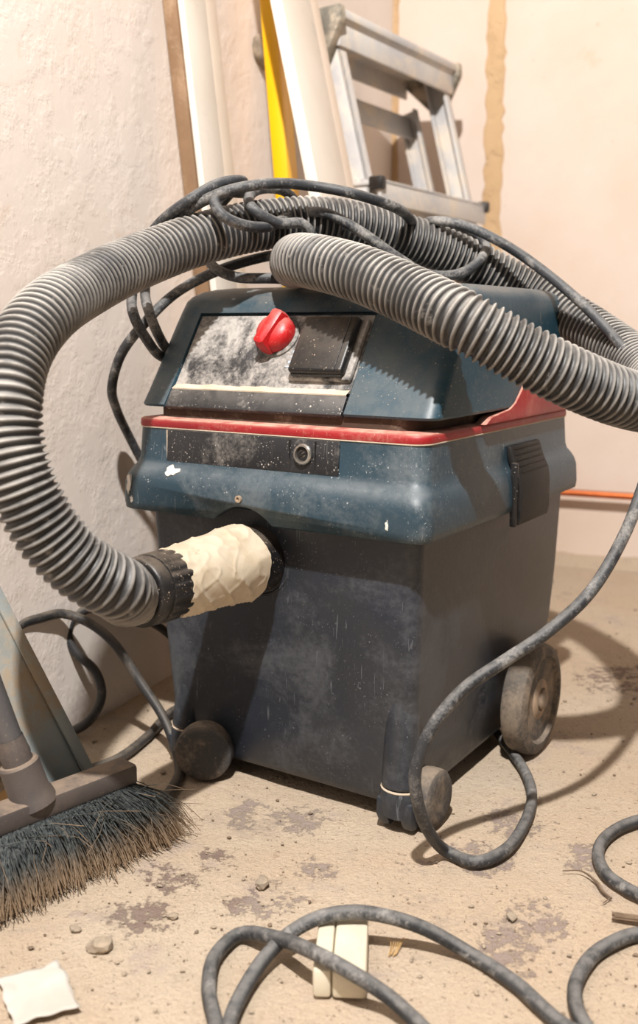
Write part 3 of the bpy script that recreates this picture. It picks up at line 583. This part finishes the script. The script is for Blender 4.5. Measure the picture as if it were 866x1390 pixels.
# ------------------------------------------------------------------ steel channel and broom at the left
F0 = Vector((-.207, .967, 0)); 
cx_ = Vector((-.465, .02, 1)).normalized(); cw = Vector((-.63, -.78, 0)).normalized(); cw = (cw - cw.dot(cx_) * cx_).normalized(); cn = cw.cross(cx_)
if cn.x < 0: cn = -cn
chn = thing('metal_channel', 'dusty galvanised steel channel leaning behind the broom', 'channel', F0)
bm = frame_box((0, 0, 0), cw, cn, cx_, (0, .052), (0, .0025), (.004, .42), .0006)
join(bm, frame_box((0, 0, 0), cw, cn, cx_, (-.003, .0), (-.022, .0025), (.004, .42), .0006))
obj('web', bm, 'galv', chn)
obj('flange', frame_box((0, 0, 0), cw, cn, cx_, (.0522, .055), (-.020, .006), (.004, .42), .0006), 'galv', chn)
obj('edge_rail', frame_box((0, 0, 0), cw, cn, cx_, (-.003, .010), (.0026, .0065), (.004, .42), .0015), 'galv', chn)

BD = Vector((.69, .725, 0)).normalized(); BN = Vector((BD.y, -BD.x, 0))             # along the broom head; front
BE = Vector((-.187, .936, 0))                                                        # right end of the head
brm = thing('broom', 'dusty grey broom with long stiff bristles standing at the left edge', 'broom', BE - BD * .105)
b0 = BD * .105
tilt = Vector((0, 0, 1))
bm = frame_box(b0 + UP * .062, BD, BN, tilt, (-.36, 0), (-.012, .017), (0, .021), .004, 2)
obj('broom_head', bm, 'broom', brm)
hx = (Vector((-.30, -.02, 1))).normalized(); hb = Vector((0, 0, .078))
hmat = axis_mat(hb, hx, (0, 1, 0))
sk = obj('socket', lathe([(.022, -.004), (.0205, .004), (.0185, .010), (.0180, .036), (.0165, .038), (.0130, .0385)], 28, hmat), 'broom', brm)
hn = obj('handle', lathe([(.0115, .030), (.0115, .60), (.009, .606)], 24, hmat), 'handle', brm)
obj('ferrule', lathe([(.0132, .034), (.0138, .038), (.0132, .042), (.0138, .046), (.0132, .050), (.0122, .062), (.0122, .034)], 24, hmat), 'broom', hn)
rnd = random.Random(11); bv, bf, tips = [], [], []
def strand(p0, p1, p2, w0):
    base_i = len(bv)
    for t in (0, .35, .7, 1):
        q = p0 * (1 - t) ** 2 + p1 * 2 * t * (1 - t) + p2 * t * t
        d = (p2 - p0).normalized(); sx = d.cross(BD if abs(d.dot(BD)) < .9 else BN).normalized(); sy = d.cross(sx)
        wd = w0 * (1 - .45 * t)
        for kx in range(3):
            a = kx * 2.094; bv.append(q + sx * wd * math.cos(a) + sy * wd * math.sin(a)); tips.append(t)
    for i in range(3):
        for kx in range(3):
            a, b = base_i + i * 3 + kx, base_i + i * 3 + (kx + 1) % 3; bf.append((a, b, b + 3, a + 3))
for i in range(5200):
    a = -.35 + .345 * rnd.random(); b = rnd.uniform(-.020, .020)
    if i % 3 == 0: b = rnd.uniform(.010, .021)
    fan = max(0, (a + .16) / .16) ** 1.6
    p0 = b0 + BD * a + BN * b + UP * .064
    ex = a + fan * .045 + rnd.gauss(0, .012); eb = b * 1.7 + .010 + rnd.gauss(0, .006)
    zt = .002 + abs(rnd.gauss(0, .006))
    p2 = b0 + BD * ex + BN * eb + UP * zt
    p1 = (p0 + p2) / 2 + BN * (b * .25 + rnd.gauss(0, .004)) + BD * (fan * .008 + rnd.gauss(0, .005)) + UP * .010
    strand(p0, p1, p2, rnd.uniform(.00045, .0008))
for i in range(70):                                                                  # stray bent fibres
    a = -.30 + .30 * rnd.random(); p0 = b0 + BD * a + BN * rnd.uniform(.012, .024) + UP * rnd.uniform(.05, .064)
    p2 = p0 + BD * rnd.gauss(.01, .05) + BN * rnd.uniform(.0, .035) + UP * rnd.uniform(-.045, .0); p1 = (p0 + p2) / 2 + Vector((rnd.gauss(0, .01), rnd.gauss(0, .01), .012))
    strand(p0, p1, p2, .0005)
me = bpy.data.meshes.new('bristles'); me.from_pydata([tuple(v) for v in bv], [], bf)
at = me.attributes.new('tip', 'FLOAT', 'POINT'); at.data.foreach_set('value', np.array(tips, np.float32)); me.materials.append(M['bristle'])
br = bpy.data.objects.new('bristles', me); COL.objects.link(br); br.parent = brm; br['kind'] = 'stuff'

# ------------------------------------------------------------------ foreground and floor litter
pb = thing('plug_block', 'cream plastic plug block on the floor under the grey cord', 'plug', (.018, .742, 0), R(-4))
for s in (-1, 1):
    w_ = (.014 if s < 0 else .026); x0 = -.0195 if s < 0 else -.005
    obj('shell_half', prism([(x0, -.050), (x0 + w_, -.050), (x0 + w_ * (1 if s < 0 else 1.0), .026), (x0 + w_ * (1 if s < 0 else .72), .036), (x0 + w_ * (.3 if s < 0 else 0), .036), (x0, .028)], (0, 0, 0), (1, 0, 0), (0, 1, 0), (0, 0, 1), .001, .024, .003), 'cream', pb)
bm = bmesh.new(); gsz = 14; gg = []
for i in range(gsz + 1):
    row = []
    for j in range(gsz + 1):
        x, y = -.024 + .048 * i / gsz, -.03 + .06 * j / gsz
        row.append(bm.verts.new((x + .004 * mnoise.noise((x * 70, y * 70, 3)), y + .004 * mnoise.noise((x * 70, y * 70, 8)), .005 + .004 * abs(mnoise.noise((x * 45, y * 45, 1))))))
    gg.append(row)
for i in range(gsz):
    for j in range(gsz): bm.faces.new((gg[i][j], gg[i + 1][j], gg[i + 1][j + 1], gg[i][j + 1]))
sc = obj('paper_scrap', bm, 'paper'); sc.location = (-.212, .695, 0); sc.rotation_euler = (0, 0, .5)
sol = sc.modifiers.new('solid', 'SOLIDIFY'); sol.thickness = .0008
tag(sc, 'crumpled white scrap on the floor in front of the broom', 'scrap')
tr = obj('tape_roll', lathe([(.036, -.012), (.044, -.012), (.044, .012), (.036, .012), (.036, -.012)], 40, axis_mat((0, 0, .044), (.5, -.8, .05)), False), 'tan')
tr.location = (-.345, 1.0, 0); tag(tr, 'tan tape roll standing on its edge behind the broom', 'roll')
def chip(seed, r, sub=2):
    bm = bmesh.new(); bmesh.ops.create_icosphere(bm, subdivisions=sub, radius=1); s = Vector((seed * 3.1, seed * 1.7, seed * .9))
    for v in bm.verts:
        v.co *= 1 + .45 * mnoise.noise(v.co * 1.1 + s) + .2 * mnoise.noise(v.co * 2.7 + s); v.co.z *= .55
    return xf(bm, Matrix.Diagonal((r, r * .8, r, 1)))
for i, ((x, y), r, lab) in enumerate((((-.178, .757), .011, 'large pale grey rubble chip in front of the broom head'), ((-.052, .852), .0085, 'angular grey chip on the floor halfway between broom and front cord'),
        ((-.205, .782), .005, 'small grey chip beside the broom tips'), ((-.158, 1.085), .006, 'dark chip among the floor cords left of the front caster'), ((-.178, 1.085), .004, 'small tan chip among the floor cords'),
        ((-.125, .80), .005, 'flat dark chip right of the maroon stain'), ((.165, .80), .0055, 'small dark chip on the floor below the looped cord'), ((.35, 1.50), .018, 'dark lump of debris on the floor behind the rear wheel'))):
    ch = obj('rubble_chip', chip(i + 1, r), 'stone' if i not in (3, 7) else 'twig', angle=25); ch.location = (x, y, r * .28); ch.rotation_euler = (0, 0, i * 1.3)
    tag(ch, lab, 'rubble', 'rubble chips on the floor')
ico = bmesh.new(); bmesh.ops.create_icosphere(ico, subdivisions=1, radius=1); iv = [v.co.copy() for v in ico.verts]; ifc = [[v.index for v in f.verts] for f in ico.faces]; ico.free()
for gname, gmat, count, gseed, glab in (('grit', 'stone', 1500, 21, 'pale fine grit scattered over the dusty floor'), ('dark_grit', 'twig', 500, 33, 'dark brown crumbs scattered over the dusty floor')):
    rnd = random.Random(gseed); gv, gf = [], []
    for i in range(count):
        y = .62 + 1.3 * rnd.random() ** 1.6; x = (rnd.random() - .5) * .72 * y + .02; r = .0005 + .0018 * rnd.random() ** 5
        if (Vector((x, y, 0)) - W0).dot(NL) < .01: continue
        b_ = len(gv); sx, sy = rnd.uniform(.7, 1.6), rnd.uniform(.7, 1.3)
        for q in iv: f = rnd.uniform(.65, 1.25); gv.append((x + q.x * r * sx * f, y + q.y * r * sy * f, q.z * r * .6 * f - .0003))
        gf += [[b_ + t for t in f] for f in ifc]
    me = bpy.data.meshes.new(gname); me.from_pydata(gv, [], gf); me.materials.append(M[gmat])
    gr = bpy.data.objects.new(gname, me); COL.objects.link(gr); gr['kind'] = 'stuff'; tag(gr, glab, 'grit')
rnd = random.Random(21)
bm, _ = tube([(.226, .872, .002), (.242, .868, .004), (.252, .850, .003), (.2535, .835, .003), (.258, .826, .002)], .001, 6, .002, radius=lambda u: .0006 + .0012 * max(0, 1 - abs(u - .045) / .03))
join(bm, tube([(.2575, .827, .002), (.252, .822, .002), (.249, .820, .001)], .0006, 6, .002)[0])
tag(obj('twig', bm, 'twig'), 'thin dry curved twig on the floor left of the cord bend', 'twig')
bm = bmesh.new()
for i in range(5):
    o = Vector((rnd.gauss(0, .0015), rnd.gauss(0, .0015), .003 + .001 * i)); join(bm, tube([o + Vector((.2505, .795, 0)), o + Vector((.268, .789, .001)), o + Vector((.290, .786, 0)), o + Vector((.315, .783, 0))], .0016, 6, .003)[0])
tag(obj('frayed_strip', bm, 'twig'), 'dark frayed fibre strip between the two cord ends at right', 'debris')
bm = bmesh.new()
for i in range(6): join(bm, tube([(.056 + .0012 * i, .745 + .001 * (i % 3), .001), (.0585 + .0022 * i, .756 + .001 * i, .005), (.057 + .0034 * i, .769 - .002 * (i % 2), .0015)], .0004, 5, .002)[0])
tag(obj('straw_tuft', bm, 'tan'), 'little tuft of tan straw beside the cream plug block', 'straw')
